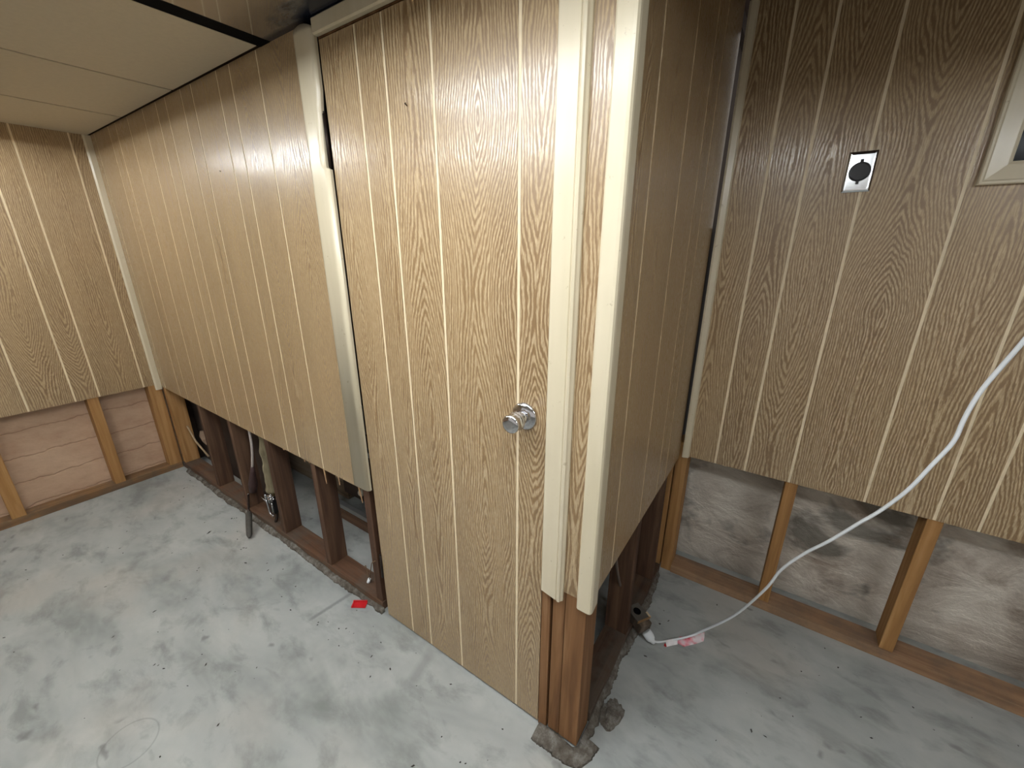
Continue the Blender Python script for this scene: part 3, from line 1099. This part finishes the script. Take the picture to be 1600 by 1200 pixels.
val = tag(empty('pipe_valve', (-1.915, 0.045, 0.15)), 'small chrome valve with bracket hanging under the wrapped pipe', 'valve')
VC = Vector((-1.912, 0.045, 0.0))
bm = bmesh.new()
for z in (0.205, 0.186):
    add_lathe(bm, [(0.016, -0.006), (0.026, -0.006), (0.028, 0.0), (0.026, 0.006), (0.016, 0.006)],
              Matrix.Translation(VC + UP * z), 28)
child(link('clamp_ring', bm, CHROME), val)
bm = bmesh.new()
add_box(bm, VC + Vector((-0.019, -0.016, 0.088)), VC + Vector((0.019, 0.016, 0.182)), 0, 0.004)
child(link('valve_body', bm, plain('black_valve_body', (22, 22, 24), 0.3)), val)
bm = bmesh.new()
fr_y = VC.y - 0.022
add_tube(bm, catmull([(VC.x - 0.042, fr_y, 0.172), (VC.x - 0.030, fr_y, 0.158), (VC.x - 0.026, fr_y, 0.120),
                      (VC.x - 0.018, fr_y, 0.086), (VC.x + 0.018, fr_y, 0.080)], 5), 0.0055, 10)
add_tube(bm, [(VC.x - 0.036, fr_y, 0.162), (VC.x - 0.034, fr_y, 0.205)], 0.004, 8)
add_tube(bm, [(VC.x + 0.022, fr_y, 0.090), (VC.x + 0.024, fr_y, 0.170)], 0.003, 8)
add_tube(bm, [(VC.x + 0.034, fr_y, 0.180), (VC.x + 0.038, fr_y, 0.225), (VC.x + 0.030, fr_y, 0.232)], 0.0045, 8)
child(link('bracket', bm, CHROME), val)
bm = bmesh.new()
add_tube(bm, [(VC.x - 0.036, fr_y, 0.158), (VC.x - 0.075, fr_y - 0.006, 0.176)], [0.004, 0.0025], 8)
child(link('lever', bm, CHROME), val)
bm = bmesh.new()
add_tube(bm, catmull([(VC.x + 0.01, VC.y, 0.09), (VC.x + 0.012, VC.y - 0.005, 0.070), (VC.x + 0.02, VC.y - 0.02, PZ)], 4), 0.007, 10)
child(link('tail_pipe', bm, HINGE), val)

# white cable with dark boot coming down in front of the second stud
cab = tag(empty('white_cable', (-2.03, 0.03, 0.4)), 'thin white cable ending in a dark boot beside the wrapped pipe', 'cable')
bm = bmesh.new()
add_tube(bm, catmull([(-1.985, 0.03, 0.72), (-1.99, 0.03, 0.55), (-2.01, 0.03, 0.45), (-2.055, 0.03, 0.335)], 6), 0.0065, 10)
child(link('cable', bm, plain('off_white_cable', (196, 184, 176), 0.6)), cab)
bm = bmesh.new()
add_tube(bm, [(-2.05, 0.03, 0.345), (-2.07, 0.03, 0.29), (-2.10, 0.03, 0.21), (-2.115, 0.03, 0.16)], [0.009, 0.015, 0.024, 0.020], 14)
child(link('boot', bm, plain('maroon_rubber', (66, 44, 42), 0.6)), cab)

# scrap of card and stick in the first bay
q = [[(-2.915, 0.080, 0.315), (-2.86, 0.085, 0.325), (-2.815, 0.09, 0.32)],
     [(-2.925, 0.072, 0.275), (-2.865, 0.068, 0.27), (-2.812, 0.078, 0.285)],
     [(-2.905, 0.078, 0.235), (-2.86, 0.08, 0.225), (-2.805, 0.085, 0.24)]]
bm = bmesh.new()
fr = [[bm.verts.new(Vector(p) + Vector((0, 0, 0))) for p in row] for row in q]
bk = [[bm.verts.new(Vector(p) + Vector((0, 0.012, 0))) for p in row] for row in q]
for i in range(2):
    for j in range(2):
        bm.faces.new((fr[i][j], fr[i + 1][j], fr[i + 1][j + 1], fr[i][j + 1]))
        bm.faces.new((bk[i][j], bk[i][j + 1], bk[i + 1][j + 1], bk[i + 1][j]))
ring = [(0, 0), (0, 1), (0, 2), (1, 2), (2, 2), (2, 1), (2, 0), (1, 0)]
for a, b in zip(ring, ring[1:] + ring[:1]):
    bm.faces.new((fr[a[0]][a[1]], fr[b[0]][b[1]], bk[b[0]][b[1]], bk[a[0]][a[1]]))
tag(link('card_scrap', bm, plain('pale_card', (150, 128, 108), 0.9)), 'pale scrap of card between the first studs of the back wall', 'scrap')
bm = bmesh.new()
add_tube(bm, [(-3.03, 0.05, 0.335), (-2.95, 0.052, 0.24), (-2.80, 0.06, 0.165)], 0.006, 8)
tag(link('bent_stick', bm, plain('pale_stick', (176, 150, 118), 0.8)), 'thin pale bent stick in the first open bay by left corner', 'stick')

# board on edge and grey metal cabinet deeper in the closet
stick('loose_board', (-2.75, 0.43, 0.0), (-1.80, 0.47, 0.29), GREYWOOD,
      'wide weathered board on edge on the closet floor behind the studs', 'board')
stick('floor_rail', (-1.80, 0.29, 0.0), (-1.05, 0.33, 0.07), DARK_X,
      'brown timber rail on the closet floor under the grey cabinet', 'rail')
cabi = tag(empty('metal_cabinet', (-1.4, 0.5, 0.07)), 'grey metal framed cabinet inside the closet left of the door', 'cabinet')
GREY = plain('grey_painted_metal', (134, 136, 134), 0.5, 0.2, 0.08, 20)
bm = bmesh.new()
add_box(bm, (-1.80, 0.292, 0.0705), (-1.05, 0.322, 0.098), 0, 0.002)
add_box(bm, (-1.80, 0.292, 0.098), (-1.765, 0.322, 0.50), 0, 0.002)
add_box(bm, (-1.80, 0.292, 0.50), (-1.05, 0.322, 0.53), 0, 0.002)
add_box(bm, (-1.085, 0.292, 0.098), (-1.05, 0.322, 0.50), 0, 0.002)
child(link('frame', bm, GREY), cabi)
bm = bmesh.new()
add_box(bm, (-1.80, 0.41, 0.0705), (-1.05, 0.425, 0.53))
child(link('back_panel', bm, CLOSET), cabi)
bm = bmesh.new()
add_box(bm, (-1.798, 0.323, 0.25), (-1.052, 0.409, 0.262))
child(link('shelf', bm, CLOSET), cabi)
bm = bmesh.new()
add_lathe(bm, [(0.010, 0.0), (0.010, 0.01), (0.020, 0.018), (0.022, 0.03), (0.014, 0.04)],
          basis((-1.585, 0.409, 0.155), (1, 0, 0), (0, 0, 1), (0, -1, 0)), 20)
child(link('knob', bm, plain('ivory_knob', (214, 204, 184), 0.4)), cabi)

# twist of wire with white connector by the lower hinge
wi = tag(empty('wire_scrap', (-1.08, 0.05, PZ)), 'twist of thin wire with white connector by the lower door hinge', 'wire')
bm = bmesh.new()
add_tube(bm, catmull([(-0.955, 0.0025, 0.262), (-0.975, -0.002, 0.245), (-1.02, 0.02, 0.18), (-1.06, 0.035, 0.10), (-1.085, 0.045, 0.055)], 5), 0.002, 8)
add_tube(bm, catmull([(-1.085, 0.045, 0.055), (-1.105, 0.05, 0.09), (-1.11, 0.052, 0.12), (-1.125, 0.05, 0.10)], 5), 0.0018, 8)
child(link('wire', bm, plain('thin_wire', (120, 96, 70), 0.5, 0.4)), wi)
bm = bmesh.new()
add_tube(bm, [(-1.082, 0.044, 0.066), (-1.086, 0.040, 0.050), (-1.088, 0.036, 0.0455)], [0.007, 0.008, 0.006], 12)
child(link('connector', bm, WHITE), wi)

# ------------------------------------------------------------------ overhead lights above the frame; the two left hooded ones are added fill
HOOD = plain('white_enamel_hood', (230, 230, 226), 0.5)


def build_lamp(cx, cy, cz, length, ang, power, label, halfw=0.24):
    TUBE = emit('lit_fluorescent_tube', LAMP_COL, LAMP_L * power)
    root = tag(empty('shop_or_fill_light', (cx, cy, cz), (0, 0, ang)), label, 'lamp', 'overhead shop lights')
    b = bmesh.new()
    L2 = length / 2 + 0.05
    prof = [(-halfw, 0.0), (-0.05, 0.050), (0.05, 0.050), (halfw, 0.0), (halfw, 0.003), (0.05, 0.054), (-0.05, 0.054), (-halfw, 0.003)]
    add_prism(b, prof, (-L2, 0, 0), (L2, 0, 0), Vector((0, 1, 0)), UP)
    for s in (-1, 1):
        add_box(b, (s * L2 - 0.002, -halfw, 0.0), (s * L2 + 0.002, halfw, 0.05))
    link('hood', b, HOOD, root)
    for s in (-1, 1):
        b = bmesh.new()
        add_tube(b, [(-length / 2, s * 0.03, 0.010), (length / 2, s * 0.03, 0.010)], 0.008, 10)
        link('tube', b, TUBE, root)
    return root


build_lamp(-2.50, -0.80, 2.045, 1.22, 0.0, 0.52, 'white hooded fill light added overhead near the left wall')  # added fill, brightens the left wall and floor
build_lamp(-1.16, -1.30, 2.045, 1.0, 0.0, 0.55, 'white hooded fill light added overhead to the left of the camera')  # added fill for the door wall and floor
build_lamp(1.75, -0.80, 2.045, 1.22, 0.0, 0.72, 'white hooded shop light overhead to the right of the camera')

# flat diffuser light just above the frame in front of the door
PANEL_L = 13.0
fl = tag(empty('panel_light', (-0.25, -0.62, 2.05)), 'flat white panel light overhead in front of the door', 'lamp')
bm = bmesh.new()
for lo, hi in (((-0.75, -0.205, 0.0), (-0.73, 0.205, 0.05)), ((0.73, -0.205, 0.0), (0.75, 0.205, 0.05)),
               ((-0.73, -0.205, 0.0), (0.73, -0.19, 0.05)), ((-0.73, 0.19, 0.0), (0.73, 0.205, 0.05)),
               ((-0.73, -0.19, 0.03), (0.73, 0.19, 0.05))):
    add_box(bm, lo, hi)
link('housing', bm, HOOD, fl)
bm = bmesh.new()
add_box(bm, (-0.728, -0.188, 0.008), (0.728, 0.188, 0.012))
link('diffuser', bm, emit('lit_diffuser', LAMP_COL, PANEL_L), fl)
